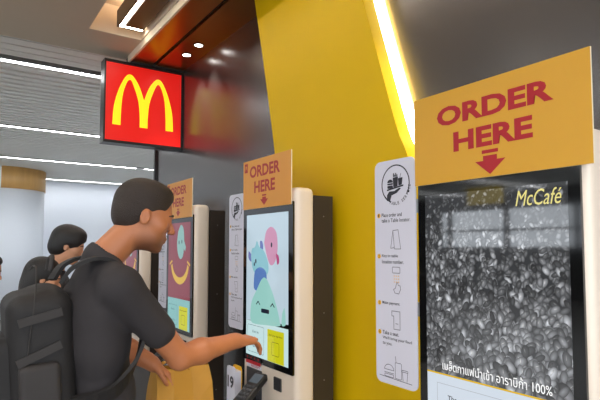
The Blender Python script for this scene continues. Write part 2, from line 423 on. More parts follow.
pts2 = [(p[0]+0.07, p[1]) for p in Rr] ; Lb = [(p[0]-0.07, p[1]) for p in L]
prism_x(bm, Lb + pts2, 1.57, WX-0.001)
o = obj('mounting_frame', bm, M_black, yp); o.matrix_parent_inverse = Matrix.Translation((-1.57, -2.0, 0))

# ------------------------------------------------------------------ arches blade sign
SX0, SX1, SZ0, SZ1, SY = 0.962, WX-0.003, 2.335, 3.012, 4.195
sg = tag(empty('illuminated_sign', (SX0, SY, SZ0)), 'square red lit sign with yellow double arches, black framed, jutting from the wall', 'sign')
w = SX1-SX0; h = SZ1-SZ0
bm = bmesh.new(); fr = 0.022
box(bm, 0, w, 0, 0.12, 0, fr); box(bm, 0, w, 0, 0.12, h-fr, h); box(bm, 0, fr*0.6, 0, 0.12, fr, h-fr); box(bm, w-fr*0.6, w, 0, 0.12, fr, h-fr); box(bm, fr*.6, w-fr*.6, 0.02, 0.10, fr, h-fr)
obj('frame', bm, M_blackpl, sg)
M_sred = mat('lit_red_face', srgb(214, 30, 26), 0.3, emit=0.48, emcol=srgb(244, 26, 16))
M_syel = mat('lit_yellow_arches', srgb(250, 215, 40), 0.3, emit=0.8, emcol=srgb(252, 212, 24))
for side in (0, 1):
    bm = bmesh.new(); x0, x1, z0, z1 = fr*.6, w-fr*.6, fr, h-fr
    if side == 0: box(bm, x0, x1, 0.008, 0.02, z0, z1)
    else: box(bm, x0, x1, 0.10, 0.112, z0, z1)
    obj('face', bm, M_sred, sg)
    # arches: outer and inner curves as in the photograph
    bm = bmesh.new()
    W2 = 0.252; top = 0.580; bot = 0.150; cxm = w*0.490
    def arch(sgn):
        out = smoothline([(-W2, bot), (-W2+0.010, bot+0.15), (-W2+0.045, bot+0.29), (-W2+0.095, top-0.03), (-W2+0.135, top), (-W2+0.175, top-0.03), (-0.035, bot+0.33), (0.0, bot+0.23)], 6)
        inn = smoothline([(-W2+0.065, bot), (-W2+0.068, bot+0.13), (-W2+0.08, bot+0.26), (-W2+0.108, top-0.075), (-W2+0.135, top-0.045), (-W2+0.160, top-0.08), (-0.048, bot+0.22), (-0.034, bot+0.09), (-0.033, bot)], 6)
        return [(sgn*p[0], p[1]) for p in out], [(sgn*p[0], p[1]) for p in inn]
    def resamp(P, n):
        d = [0]
        for a, b in zip(P, P[1:]): d.append(d[-1] + math.dist(a, b))
        out = []
        for i in range(n):
            t_ = d[-1]*i/(n-1); j = 0
            while j < len(d)-2 and d[j+1] < t_: j += 1
            u = (t_-d[j])/max(1e-9, d[j+1]-d[j]); out.append((P[j][0]*(1-u)+P[j+1][0]*u, P[j][1]*(1-u)+P[j+1][1]*u))
        return out
    for sgn in (-1, 1):
        o_, i_ = arch(-sgn)
        o_ = o_ + [(0, bot)] 
        n = 44
        # strip between outer and inner: split at apex for even pairing
        oa, ia = o_[:25], i_[:25]; ob, ib = o_[24:], i_[24:]
        for P, Qp in ((resamp(oa, n), resamp(ia, n)), (resamp(ob, n), resamp(ib, n))):
            for q in range(n-1):
                pts = [P[q], P[q+1], Qp[q+1], Qp[q]]
                pts = [(cxm + p[0], p[1]) for p in pts]
                if side == 0: flat(bm, pts, 0.0065)
                else:
                    f = bm.faces.new([bm.verts.new((p[0], 0.1135, p[1])) for p in pts])
    bmesh.ops.remove_doubles(bm, verts=bm.verts[:], dist=1e-5)
    obj('arches', bm, M_syel, sg)

# ------------------------------------------------------------------ kiosks
def arrow_pts(cx, z_top, s=1.0):
    """downward arrow: bar on top, head below"""
    return ([(cx-0.021*s, z_top), (cx+0.021*s, z_top), (cx+0.021*s, z_top-0.008*s), (cx-0.021*s, z_top-0.008*s)],
            [(cx-0.018*s, z_top-0.013*s), (cx+0.018*s, z_top-0.013*s), (cx+0.018*s, z_top-0.024*s), (cx+0.039*s, z_top-0.024*s), (cx, z_top-0.056*s), (cx-0.039*s, z_top-0.024*s), (cx-0.018*s, z_top-0.024*s)])

def service_panel(root, x0, x1, z0, z1):
    bm = bmesh.new(); poly_prism(bm, rrect(x0, x1, z0, z1, 0.022), -0.0055, -0.001)
    pn = obj('table_service_panel', bm, M_panel, root); pn['label'] = 'pale lilac panel with table service steps'
    cx = (x0+x1)/2 + 0.005; Y = -0.006
    bm = bmesh.new()
    dz = z1 - 1.768
    zc = 1.692 + dz; R = 0.058
    ring = circ(cx, zc, R, n=40, a0=-35, a1=235)
    stroke(bm, ring, 0.004, Y)
    stroke(bm, [(cx-0.05, zc-0.03), (cx-0.035, zc-0.046), (cx-0.02, zc-0.054)], 0.004, Y)
    # lettering on the arc
    s = 'TABLE SERVICE'
    for i, ch in enumerate(s):
        if ch == ' ': continue
        a = math.radians(-112 + i*8.6); px, pz = cx + (R+0.0015)*math.cos(a), zc + (R+0.0015)*math.sin(a)
        text_bm(bm, ch, px-0.0032, px+0.0032, pz-0.0048, pz+0.0048, Y, rot=a+math.pi/2, bold=0.01)
    # tray: cup, fries, burger on a hand
    flat(bm, [(cx-0.036, zc-0.014), (cx+0.034, zc-0.004), (cx+0.034, zc-0.009), (cx-0.036, zc-0.019)], Y)
    flat(bm, rrect(cx-0.034, cx-0.010, zc-0.012, zc-0.003, 0.003, 3), Y); flat(bm, rrect(cx-0.034, cx-0.010, zc-0.001, zc+0.004, 0.002, 3), Y)
    flat(bm, circ(cx-0.022, zc+0.006, 0.012, 0.010, n=12, a0=0, a1=180), Y)
    flat(bm, [(cx-0.008, zc-0.010), (cx+0.010, zc-0.007), (cx+0.012, zc+0.022), (cx-0.010, zc+0.020)], Y)
    for q in range(4): flat(bm, [(cx-0.009+q*0.005, zc+0.022), (cx-0.005+q*0.005, zc+0.022), (cx-0.005+q*0.005, zc+0.034-(q%2)*0.005), (cx-0.009+q*0.005, zc+0.034-(q%2)*0.005)], Y)
    flat(bm, [(cx+0.014, zc-0.006), (cx+0.028, zc-0.004), (cx+0.031, zc+0.018), (cx+0.012, zc+0.016)], Y)
    stroke(bm, [(cx+0.020, zc+0.018), (cx+0.024, zc+0.03)], 0.002, Y)
    flat(bm, [(cx-0.036, zc-0.05), (cx-0.022, zc-0.05), (cx-0.016, zc-0.034), (cx+0.006, zc-0.028), (cx+0.024, zc-0.015), (cx+0.016, zc-0.013), (cx-0.004, zc-0.021), (cx-0.026, zc-0.021), (cx-0.036, zc-0.032)], Y)
    obj('pictogram', bm, M_ink, pn)
    lx = x0 + 0.030
    for z_, ls in ((1.597, ('Place order and', 'take a Table locator.')), (1.470, ('Key in table', 'location number.')), (1.326, ('Make payment.',)), (1.236, ('Take a seat.', "We'll bring your food", 'to you.'))):
        bm = bmesh.new()
        for q, l_ in enumerate(ls): text_bm(bm, l_, lx, lx + len(l_)*0.0058, z_+dz-q*0.017-0.004, z_+dz-q*0.017+0.0075, Y, bold=0.012)
        obj('step_lettering', bm, M_ink, pn)
    bm = bmesh.new()
    for q in range(9): flat(bm, circ(cx-0.008+(q % 3)*0.009, 1.412+dz-(q//3)*0.009, 0.0022, n=6), Y)
    obj('keypad_dots', bm, M_dot, pn)
    for q, z_ in enumerate((1.598, 1.471, 1.327, 1.237)):
        bm = bmesh.new(); flat(bm, circ(x0+0.017, z_+dz, 0.0075, n=16), Y); dt = obj('step_dot', bm, M_dot, pn)
        bm = bmesh.new(); text_bm(bm, str(q+1), x0+0.0145, x0+0.0195, z_+dz-0.0045, z_+dz+0.0045, Y-0.0003); obj('step_numeral', bm, M_ink, pn)
    w_ = 0.0018; bm = bmesh.new()
    z_ = 1.524+dz; stroke(bm, [(cx-0.022, z_-0.028), (cx-0.012, z_+0.026), (cx+0.010, z_+0.028), (cx+0.02, z_-0.030), (cx-0.006, z_-0.030)], w_, Y); stroke(bm, [(cx-0.012, z_+0.026), (cx-0.006, z_-0.030)], w_, Y); stroke(bm, [(cx-0.022, z_-0.028), (cx-0.007, z_-0.026)], w_, Y)
    obj('number_stand_drawing', bm, M_inkg, pn); bm = bmesh.new()
    z_ = 1.43+dz; stroke(bm, rrect(cx-0.016, cx+0.016, z_-0.009, z_+0.009, 0.003, 3), w_, Y, closed=True)
    obj('keypad_drawing', bm, M_inkg, pn); bm = bmesh.new()
    z_ = 1.377+dz; stroke(bm, [(cx+0.002, z_+0.014), (cx-0.004, z_-0.002), (cx-0.012, z_-0.006), (cx-0.006, z_-0.016), (cx+0.010, z_-0.018), (cx+0.018, z_-0.004), (cx+0.016, z_+0.006), (cx+0.008, z_+0.008), (cx+0.006, z_+0.016), (cx+0.002, z_+0.014)], w_, Y)
    obj('hand_drawing', bm, M_inkg, pn); bm = bmesh.new()
    z_ = 1.279+dz; stroke(bm, [(cx-0.020, z_+0.012), (cx-0.02, z_+0.027), (cx+0.014, z_+0.027), (cx+0.014, z_-0.027), (cx-0.012, z_-0.027), (cx-0.012, z_+0.012), (cx-0.020, z_+0.012)], w_, Y); stroke(bm, [(cx-0.004, z_-0.01), (cx+0.006, z_-0.01)], w_, Y)
    obj('receipt_drawing', bm, M_inkg, pn); bm = bmesh.new()
    z_ = 1.105+dz; stroke(bm, [(x0+0.016, z_), (x1-0.022, z_-0.004)], 0.002, Y)
    bx = cx-0.034; stroke(bm, circ(bx, z_+0.022, 0.020, 0.016, n=10, a0=0, a1=180), w_, Y); stroke(bm, [(bx-0.02, z_+0.022), (bx+0.02, z_+0.022)], w_, Y); stroke(bm, [(bx-0.02, z_+0.013), (bx+0.02, z_+0.013)], w_, Y); stroke(bm, rrect(bx-0.019, bx+0.019, z_+0.001, z_+0.009, 0.003, 2), w_, Y, closed=True)
    stroke(bm, rrect(cx-0.008, cx+0.018, z_+0.001, z_+0.048, 0.003, 2), w_, Y, closed=True); stroke(bm, [(cx-0.004, z_+0.048), (cx-0.007, z_+0.066)], w_, Y)
    stroke(bm, [(cx+0.024, z_), (cx+0.021, z_+0.026), (cx+0.043, z_+0.026), (cx+0.040, z_)], w_, Y); stroke(bm, rrect(cx+0.02, cx+0.044, z_+0.026, z_+0.031, 0.002, 2), w_, Y, closed=True)
    obj('meal_drawing', bm, M_inkg, pn)

def order_sign(root, x0, x1, z0, z1, near):
    M = M_signy if near else M_signo; R_ = M_red if near else M_redn
    bm = bmesh.new(); box(bm, x0, x1, -0.011, -0.006, z0, z1)
    bm.faces.ensure_lookup_table()
    for f in bm.faces:
        f.normal_update()
        if abs(f.normal.y) < 0.5: f.material_index = 1
    s = obj('order_sign', bm, [M, M_signedge], root); s['label'] = 'amber board reading order here'
    # slim mounting brackets behind
    bm = bmesh.new(); box(bm, x0+0.05, x0+0.07, -0.006, 0.03, z1-0.155, z1-0.10); obj('bracket', bm, M_metal, s); bm = bmesh.new(); box(bm, x1-0.09, x1-0.07, -0.006, 0.03, z1-0.155, z1-0.10); obj('bracket', bm, M_metal, s)
    bm = bmesh.new(); Y = -0.0114
    if near:
        text_bm(bm, 'ORDER', -0.153, 0.182, 1.831, 1.884, Y, bold=0.040)
        text_bm(bm, 'HERE', -0.098, 0.130, 1.755, 1.808, Y, bold=0.040)
        a, b = arrow_pts(0.014, 1.745, 1.12)
    else:
        text_bm(bm, 'ORDER', -0.158, 0.130, 1.846, 1.905, Y, bold=0.03)
        text_bm(bm, 'HERE', -0.112, 0.086, 1.768, 1.826, Y, bold=0.03)
        a, b = arrow_pts(-0.014, 1.755, 0.95)
    obj('lettering', bm, R_, s)
    bm = bmesh.new(); flat(bm, a, Y); flat(bm, b, Y); obj('arrow', bm, R_, s)
    if not near:
        bm = bmesh.new(); flat(bm, rrect(-0.212, -0.180, 1.878, 1.924, 0.002, 2), Y)
        e = obj('emblem_square', bm, R_, s)
        bm = bmesh.new(); stroke(bm, [(-0.206, 1.890), (-0.204, 1.905), (-0.201, 1.912), (-0.198, 1.905), (-0.196, 1.896), (-0.194, 1.905), (-0.191, 1.912), (-0.188, 1.905), (-0.186, 1.890)], 0.003, Y-0.0004)
        obj('emblem_arches', bm, M, s)

def bean_picture(root, x0, x1, z0, z1, Y):
    """printed-style picture of roasted beans: many small shaded ovals on the display"""
    me = bpy.data.meshes.new('bean_picture'); V = []; Fc = []; C = []
    rnd = random.Random(3)
    def ell(cx, cz, a, b, rot, tone, y):
        base = len(V); n = 12; ox, oz = rnd.uniform(-.3, .1)*a, rnd.uniform(0.0, .35)*b
        c, s = math.cos(rot), math.sin(rot)
        def add(x, z, col): V.append((min(x1, max(x0, cx + x*c - z*s)), y, min(z1, max(z0, cz + x*s + z*c)))); C.append(col)
        add(ox, oz, tone)
        for r_, k_ in ((0.5, 0.6), (1.0, 0.16)):
            for i in range(n):
                t_ = 2*math.pi*i/n; add(a*r_*math.cos(t_)+ox*(1-r_), b*r_*math.sin(t_)+oz*(1-r_), tuple(q*k_+.012 for q in tone))
        for i in range(n):
            j = (i+1) % n; Fc.append((base, base+1+j, base+1+i)); Fc.append((base+1+i, base+1+j, base+1+n+j)); Fc.append((base+1+i, base+1+n+j, base+1+n+i))
    V += [(x0, Y, z0), (x1, Y, z0), (x1, Y, z1), (x0, Y, z1)]; C += [(0.035, 0.037, 0.04)]*4; Fc.append((0, 1, 2, 3))
    N_ = 1900
    for q in range(N_):
        u = q/N_; cz = z1 - (z1-z0)*min(1, max(0, u + rnd.uniform(-.04, .04))); cx = rnd.uniform(x0, x1)
        hgt = (cz-z0)/(z1-z0)
        a = 0.0075 + 0.0125*(1-hgt)**1.2 * rnd.uniform(.7, 1.2) ; b = a*rnd.uniform(.45, .65)
        g = rnd.uniform(.07, .50)**1.1; g *= 0.75 + 0.5*math.exp(-((cx-0.09)**2/0.01 + (hgt-.22)**2/.05)) 
        if rnd.random() < .12: g = rnd.uniform(.45, .85)
        if hgt > .8: g *= .55
        ell(cx, cz, a, b, rnd.uniform(0.3, 2.6), (g*.96, g*.99, g*1.05), Y - 3e-7*(q+1))
        if a > 0.009 and rnd.random() < .7:     # bright glint along the seam
            ell(cx+rnd.uniform(-.002, .002), cz+b*.3, a*.45, b*.16, rnd.uniform(0.3, 2.6), (min(1, g*1.7+.1),)*3, Y - 3e-7*(q+1) - 1e-7)
    me.from_pydata(V, [], Fc); ca = me.color_attributes.new('Col', 'FLOAT_COLOR', 'POINT')
    for i, c in enumerate(C): ca.data[i].color = (*c, 1)
    me.update()
    m = bpy.data.materials.new('bean_display'); m.use_nodes = True; nt = m.node_tree; b = nt.nodes['Principled BSDF']
    at_ = nt.nodes.new('ShaderNodeVertexColor'); at_.layer_name = 'Col'
    b.inputs['Base Color'].default_value = (0.01, 0.01, 0.011, 1); b.inputs['Roughness'].default_value = 0.04; b.inputs['IOR'].default_value = 1.8
    nt.links.new(at_.outputs['Color'], b.inputs['Emission Color']); b.inputs['Emission Strength'].default_value = 1.0
    me.materials.append(m); return link(bpy.data.objects.new('bean_picture', me), root)

def kiosk(loc, label, kind):
    near = kind == 'beans'
    root = empty('ordering_kiosk', loc, math.radians(-90)); tag(root, label, 'kiosk', 'self-ordering kiosks along the yellow wall')
    bm = bmesh.new(); rbox(bm, -0.245, 0.247, 0.0, 0.105, 0.60, 1.768, 0.028, 5); obj('housing', bm, M_white, root, True)
    bm = bmesh.new(); box(bm, -0.235, 0.235, 0.105, 0.213, 0.0, 1.735); obj('cabinet', bm, M_cab, root)
    for z_ in (1.2, 0.9, 0.6, 1.64):
        bm = bmesh.new(); bmesh.ops.create_uvsphere(bm, u_segments=8, v_segments=6, radius=0.003, matrix=Matrix.Translation((0.2355, 0.16, z_))); obj('screw', bm, M_metal, root)
    bm = bmesh.new(); poly_prism(bm, rrect(-0.232, 0.232, 0.938, 1.705, 0.006, 2), -0.006, 0.002); bz = obj('bezel', bm, M_bezel, root)
    order_sign(root, *((-0.238, 0.264, 1.676, 1.927) if near else (-0.228, 0.224, 1.690, 1.936)), near)
    service_panel(root, *((-0.415, -0.243, 1.084, 1.768) if near else (-0.400, -0.232, 1.074, 1.78)))
    bm = bmesh.new(); box(bm, -0.36, -0.20, -0.001, 0.008, 1.3, 1.34); obj('panel_bracket', bm, M_metal, root); bm = bmesh.new(); box(bm, -0.36, -0.20, -0.001, 0.008, 1.6, 1.64); obj('panel_bracket', bm, M_metal, root)
    # picture area
    X0, X1, Z0, Z1 = -0.197, 0.195, 0.967, 1.660; Y = -0.0064
    if near: X0, X1, Z1 = -0.205, 0.205, 1.645
    if near:
        bean_picture(root, X0, X1, 1.158, Z1, Y)['label'] = 'display picture of roasted coffee beans'
        bm = bmesh.new(); flat(bm, [(X0, Z0), (X1, Z0), (X1, 1.1535), (X0, 1.1535)], Y); flat(bm, [(X0, 1.1535), (X1, 1.1535), (X1, 1.158), (X0, 1.158)], Y, 1)
        sc = obj('screen', bm, [screen('pale_screen', srgb(214, 224, 236), 0.85), screen('yellow_rule', srgb(232, 190, 20), .8)], root)
        Yt = Y-0.0016
        bm = bmesh.new(); text_bm(bm, 'McCafé', 0.079, 0.192, 1.597, 1.634, Yt, bold=0.0, shear=0.3)
        e = obj('cafe_lettering', bm, screen('logo_glow', srgb(236, 224, 140), .9), sc)
        bm = bmesh.new(); text_bm(bm, 'เมล็ดกาแฟนำเข้า อาราบิก้า 100%', -0.150, 0.158, 1.169, 1.195, Yt, bold=0.004); obj('caption_lettering', bm, screen('caption_white', (1, 1, 1), .95), sc)
        bm = bmesh.new(); stroke(bm, [(-0.17, 1.0), (-0.17, 1.13), (0.17, 1.13)], 0.0012, Y-0.0003); obj('box_outline', bm, screen('rule_grey', srgb(170, 176, 186), .8), sc)
        bm = bmesh.new(); text_bm(bm, 'The', -0.135, -0.105, 1.09, 1.103, Y-0.0004, bold=.01); obj('heading_lettering', bm, screen('text_dark', srgb(60, 60, 66), .5), sc)
    elif kind == 'blobs':
        bm = bmesh.new(); flat(bm, [(X0, Z0), (X1, Z0), (X1, 1.135), (X0, 1.135)], Y, 1); flat(bm, [(X0, 1.135), (X1, 1.155), (X1, Z1), (X0, Z1)], Y)
        sc = obj('screen', bm, [screen('pale_blue_screen', srgb(186, 206, 218), 0.92), screen('pale_aqua_screen', srgb(196, 224, 226), 0.92)], root)
        bm = bmesh.new(); Yb = Y-0.0003
        def blob(P, mi, y): flat(bm, smoothline(P + [P[0]], 5)[:-1], y, mi)
        blob([(-0.02, 1.52), (0.0, 1.575), (0.046, 1.595), (0.09, 1.57), (0.103, 1.52), (0.10, 1.47), (0.075, 1.425), (0.04, 1.415), (0.01, 1.45)], 0, Yb)
        blob([(0.09, 1.47), (0.112, 1.46), (0.118, 1.43), (0.10, 1.42)], 1, Yb-0.0001)
        blob([(-0.06, 1.53), (-0.035, 1.525), (-0.03, 1.49), (-0.055, 1.48)], 2, Yb-0.0001)
        blob([(-0.175, 1.48), (-0.15, 1.465), (-0.135, 1.43), (-0.16, 1.43), (-0.178, 1.45)], 2, Yb-0.0001)
        blob([(-0.15, 1.45), (-0.14, 1.49), (-0.11, 1.50), (-0.09, 1.53), (-0.065, 1.50), (-0.02, 1.48), (0.02, 1.42), (0.01, 1.37), (-0.08, 1.36), (-0.13, 1.39)], 3, Yb-0.0002)
        blob([(-0.118, 1.345), (-0.105, 1.385), (-0.055, 1.402), (-0.005, 1.385), (0.006, 1.345), (-0.005, 1.29), (-0.11, 1.29)], 4, Yb-0.0003)
        blob([(-0.155, 1.16), (-0.14, 1.23), (-0.09, 1.29), (-0.04, 1.345), (0.0, 1.35), (0.05, 1.30), (0.10, 1.22), (0.125, 1.16), (0.12, 1.14), (0.0, 1.13), (-0.13, 1.125)], 5, Yb-0.0004)
        blob([(0.145, 1.20), (0.165, 1.225), (0.175, 1.16), (0.16, 1.145), (0.14, 1.15)], 5, Yb-0.0004)
        for cx_, cz_, w_ in ((-0.10, 1.43, .012), (-0.115, 1.415, .010), (0.05, 1.51, .012)): flat(bm, circ(cx_, cz_, w_*.6, w_, n=12), Yb-0.0006, 6)
        flat(bm, rrect(-0.045, 0.03, 1.185, 1.205, 0.006, 3), Yb-0.0006, 6)
        for a_ in (-0.075, 0.06): stroke(bm, [(a_-0.016, 1.222), (a_, 1.236), (a_+0.016, 1.222)], 0.006, Yb-0.0006, 6)
        obj('rounded_shapes', bm, [screen('pink_pic', srgb(206, 146, 178), .85), screen('magenta_pic', srgb(188, 84, 132), .8), screen('violet_pic', srgb(106, 122, 186), .8), screen('teal_pic', srgb(138, 194, 206), .85), screen('blue_pic', srgb(92, 128, 190), .85), screen('mint_pic', srgb(152, 206, 198), .88), screen('dark_pic', srgb(40, 50, 70), .5)], sc)
        lower_screen(sc, Y)
    else:
        bm = bmesh.new(); flat(bm, [(X0, Z0), (X1, Z0), (X1, 1.16), (X0, 1.16)], Y, 1); flat(bm, [(X0, 1.16), (X1, 1.16), (X1, Z1), (X0, Z1)], Y)
        sc = obj('screen', bm, [screen('maroon_screen', srgb(138, 52, 66), 0.8), screen('aqua_screen', srgb(140, 196, 196), 0.8)], root)
        bm = bmesh.new(); Yb = Y-0.0003
        P = [(-0.02, 1.60), (0.03, 1.645), (0.075, 1.62), (0.09, 1.54), (0.075, 1.45), (0.03, 1.42), (-0.015, 1.45), (-0.035, 1.52)]
        flat(bm, smoothline(P + [P[0]], 5)[:-1], Yb)
        P = [(0.09, 1.54), (0.12, 1.50), (0.11, 1.47), (0.085, 1.49)]; flat(bm, P, Yb)
        for e_ in ((0.0, 1.53), (0.05, 1.535)): flat(bm, circ(e_[0], e_[1], 0.008, 0.014, n=10), Yb-0.0003, 1)
        obj('rounded_shape', bm, [screen('mint_pic2', srgb(142, 190, 184), .75), screen('dark_pic', srgb(40, 50, 70), .5)], sc)
        bm = bmesh.new()
        outer = circ(0.015, 1.40, 0.16, 0.145, n=24, a0=190, a1=350); inner = circ(0.015, 1.405, 0.135, 0.105, n=24, a0=190, a1=350)
        for q in range(24): flat(bm, [outer[q], outer[q+1], inner[q+1], inner[q]], Yb)
        stroke(bm, [(-0.165, 1.385), (-0.125, 1.405)], 0.014, Yb-1e-4); stroke(bm, [(0.15, 1.405), (0.19, 1.385)], 0.014, Yb-1e-4)
        obj('smile_mark', bm, screen('smile_yellow', srgb(216, 176, 52), .85), sc)
        lower_screen(sc, Y)
    # lower fittings
    if True:
        bm = bmesh.new(); flat(bm, [(-0.205, 0.946), (-0.050, 0.946), (-0.050, 0.962), (-0.205, 0.962)], -0.0068, 1)
        flat(bm, [(-0.196, 0.924), (-0.05, 0.924), (-0.05, 0.941), (-0.196, 0.941)], -0.0068)
        flat(bm, [(-0.196, 0.906), (-0.05, 0.906), (-0.05, 0.923), (-0.196, 0.923)], -0.0012, 2)
        for q in range(4): flat(bm, circ(-0.18+q*0.036, 0.954, 0.006, n=8), -0.0072, 3)
        text_bm(bm, 'RECEIPT', -0.15, -0.062, 0.909, 0.919, -0.0016, 3, bold=.02)
        obj('payment_stickers', bm, [M_red, M_blackpl, M_panel, M_redn], root)
        bm = bmesh.new(); rbox(bm, -0.196, -0.047, -0.0045, 0.004, 0.70, 0.904, 0.004, 2); obj('card_recess', bm, M_greyslot, root)
        bm = bmesh.new(); rbox(bm, 0.066, 0.131, -0.006, 0.004, 0.845, 0.905, 0.004, 2); obj('barcode_scanner', bm, M_scan, root, False)
        # card terminal, tilted and held on a stalk
        T = Matrix.Translation((-0.018, -0.070, 0.842)) @ Euler((math.radians(-55), math.radians(0), math.radians(14))).to_matrix().to_4x4()
        bm = bmesh.new(); rbox(bm, -0.040, 0.040, -0.017, 0.017, -0.105, 0.085, 0.010, 3); bm.transform(T); ct = obj('card_terminal', bm, M_blackpl, root, False)
        bm = bmesh.new(); flat(bm, rrect(-0.030, 0.030, 0.018, 0.072, 0.004, 3), -0.0178); bm.transform(T); obj('terminal_display', bm, screen('terminal_lcd', srgb(120, 130, 140), .4), ct)
        bm = bmesh.new()
        for r_ in range(4):
            for c_ in range(3): rbox(bm, -0.029+c_*0.021, -0.013+c_*0.021, -0.0205, -0.016, -0.012-r_*0.022, 0.002-r_*0.022, 0.002, 1)
        bm.transform(T); obj('keypad', bm, M_greyslot, ct)
        bm = bmesh.new(); tube(bm, [(-0.11, 0.005, 0.76), (-0.10, -0.03, 0.77), (-0.035, -0.055, 0.825)], 0.014, 10); obj('terminal_arm', bm, M_blackpl, root, True)
    return root
def lower_screen(sc, Y):
    bm = bmesh.new(); flat(bm, [(0.014, 0.968), (0.160, 0.968), (0.160, 1.115), (0.014, 1.115)], Y-0.0004); y_ = obj('yellow_card', bm, screen('yellow_card_lit', srgb(206, 204, 30), .85), sc)
    bm = bmesh.new(); text_bm(bm, 'Scan your app here', 0.028, 0.146, 1.084, 1.095, Y-0.0006, bold=.01)
    stroke(bm, rrect(0.054, 0.118, 1.00, 1.06, 0.006, 2), 0.002, Y-0.0006, closed=True)
    obj('card_print', bm, screen('card_ink', srgb(70, 70, 30), .5), y_)
    bm = bmesh.new(); stroke(bm, rrect(-0.18, -0.02, 0.985, 1.115, 0.008, 3), 0.002, Y-0.0004, closed=True); text_bm(bm, 'Take Out', -0.14, -0.06, 1.01, 1.022, Y-0.0005, bold=.01); text_bm(bm, 'Eat In', -0.13, -0.07, 1.08, 1.092, Y-0.0005, bold=.01)
    obj('menu_outline', bm, screen('menu_ink', srgb(90, 130, 136), .7), sc)

k1 = kiosk((1.12, 0.80, 0), 'tall white ordering kiosk closest to the viewer, its screen full of coffee beans', 'beans')
k2 = kiosk((1.25, 2.12, 0), 'white ordering kiosk in front of the yellow panel, pastel shapes on its screen', 'blobs')
k3 = kiosk((1.25, 3.258, 0), 'white ordering kiosk with a maroon screen and yellow smile', 'smile')
def copy_tree(o, parent=None):
    c = o.copy(); COL.objects.link(c); c.parent = parent
    for ch in o.children: copy_tree(ch, c)
    return c
k4 = copy_tree(k3); k4.location = (1.25, 4.396, 0); k4['label'] = 'furthest white ordering kiosk, mostly hidden behind the man in the charcoal shirt'

# table locator "19"
t = tag(empty('table_locator', (1.180, 2.325, 0.785), math.radians(-90)), 'white table number stand reading 19 at the lower left of the pastel screen kiosk', 'table number')
bm = bmesh.new()
# folded tent: front leaf and back leaf
Tm = Matrix.Translation((0.0, 0.0, 0.0))
poly_prism(bm, rrect(-0.045, 0.045, -0.10, 0.125, 0.018, 4, (1,1,0,0)), -0.016, -0.012)
obj('front_leaf', bm, M_panel, t)
bm = bmesh.new(); poly_prism(bm, rrect(-0.045, 0.045, -0.10, 0.125, 0.018, 4, (1,1,0,0)), 0.018, 0.022); obj('back_leaf', bm, M_dot, t)
bm = bmesh.new(); box(bm, -0.043, 0.043, -0.012, 0.018, -0.10, 0.105); obj('core', bm, M_panel, t)
bm = bmesh.new(); text_bm(bm, '19', -0.036, 0.030, 0.018, 0.078, -0.0166, bold=0.035); obj('numeral', bm, M_ink, t)
bm = bmesh.new(); box(bm, -0.262, -0.145, -0.105, 0.004, 0.66, 0.6845); box(bm, -0.262, -0.145, -0.105, -0.100, 0.6845, 0.70); obj('locator_tray', bm, M_blackpl, k2)

# ------------------------------------------------------------------ far hall
t = tag(empty('column', (0.93, 13.1, 0)), 'wide white round column with an oak band at its top', 'column')
def cyl(r, z0, z1, m, name, n=64, grooves=False):
    bm = bmesh.new(); rings = [[bm.verts.new((r*math.cos(2*math.pi*k/n), r*math.sin(2*math.pi*k/n), z)) for k in range(n)] for z in (z0, z1)]
    for k in range(n): bm.faces.new((rings[0][k], rings[0][(k+1)%n], rings[1][(k+1)%n], rings[1][k]))
    bm.faces.new(rings[0][::-1]); bm.faces.new(rings[1]); return obj(name, bm, m, t, True)
cyl(0.80, 0, 2.74, M_colw, 'shaft'); cyl(0.82, 2.74, SZ, M_wood, 'oak_band')
bm = bmesh.new(); a = math.radians(-100); box(bm, 0.82*math.cos(a)-0.015, 0.82*math.cos(a)+0.015, 0.82*math.sin(a)-0.012, 0.82*math.sin(a)+0.03, 2.74, SZ); obj('seam', bm, M_colw, t)

# window wall on the apron side, seen only as a reflection
bm = bmesh.new(); box(bm, -12.2, -12, -8, 14.6, 0, 1.5); box(bm, -12.2, -12, -8, 14.6, 2.7, 3.4); box(bm, -12.2, -12, 12.2, 14.6, 1.5, 2.7)
struct(obj('wall_left', bm, M_plenum))
bm = bmesh.new()
yy = -8
while yy < 12.3: box(bm, -12.15, -12.02, yy-0.07, yy+0.07, 1.5, 2.7); yy += 2.2
box(bm, -12.15, -12.02, -8, 12.2, 2.0, 2.07); struct(obj('window_1', bm, M_blackpl))
m = bpy.data.materials.new('window_glass'); m.use_nodes = True; nt = m.node_tree; nt.nodes.clear()
out = nt.nodes.new('ShaderNodeOutputMaterial'); mix = nt.nodes.new('ShaderNodeMixShader'); tr = nt.nodes.new('ShaderNodeBsdfTransparent'); gl = nt.nodes.new('ShaderNodeBsdfGlossy'); gl.inputs['Roughness'].default_value = 0.02
mix.inputs[0].default_value = 0.08; nt.links.new(tr.outputs[0], mix.inputs[1]); nt.links.new(gl.outputs[0], mix.inputs[2]); nt.links.new(mix.outputs[0], out.inputs[0])
bm = bmesh.new(); box(bm, -12.10, -12.08, -8, 12.2, 1.5, 2.7); struct(obj('window_glass', bm, m))
t = tag(empty('hanging_sign', (-5.5, 5.6, 0)), 'yellow hanging direction board seen reflected in the coffee screen', 'sign')
bm = bmesh.new(); box(bm, -0.03, 0.03, -0.35, 0.35, 2.25, 2.55); obj('board', bm, mat('lit_yellow_board', srgb(230, 200, 30), .4, emit=.6, emcol=srgb(240, 205, 20)), t)
bm = bmesh.new(); box(bm, -0.01, 0.01, -0.3, -0.28, 2.55, 3.2); box(bm, -0.01, 0.01, 0.28, 0.3, 2.55, 3.2); obj('hanger', bm, M_metal, t)

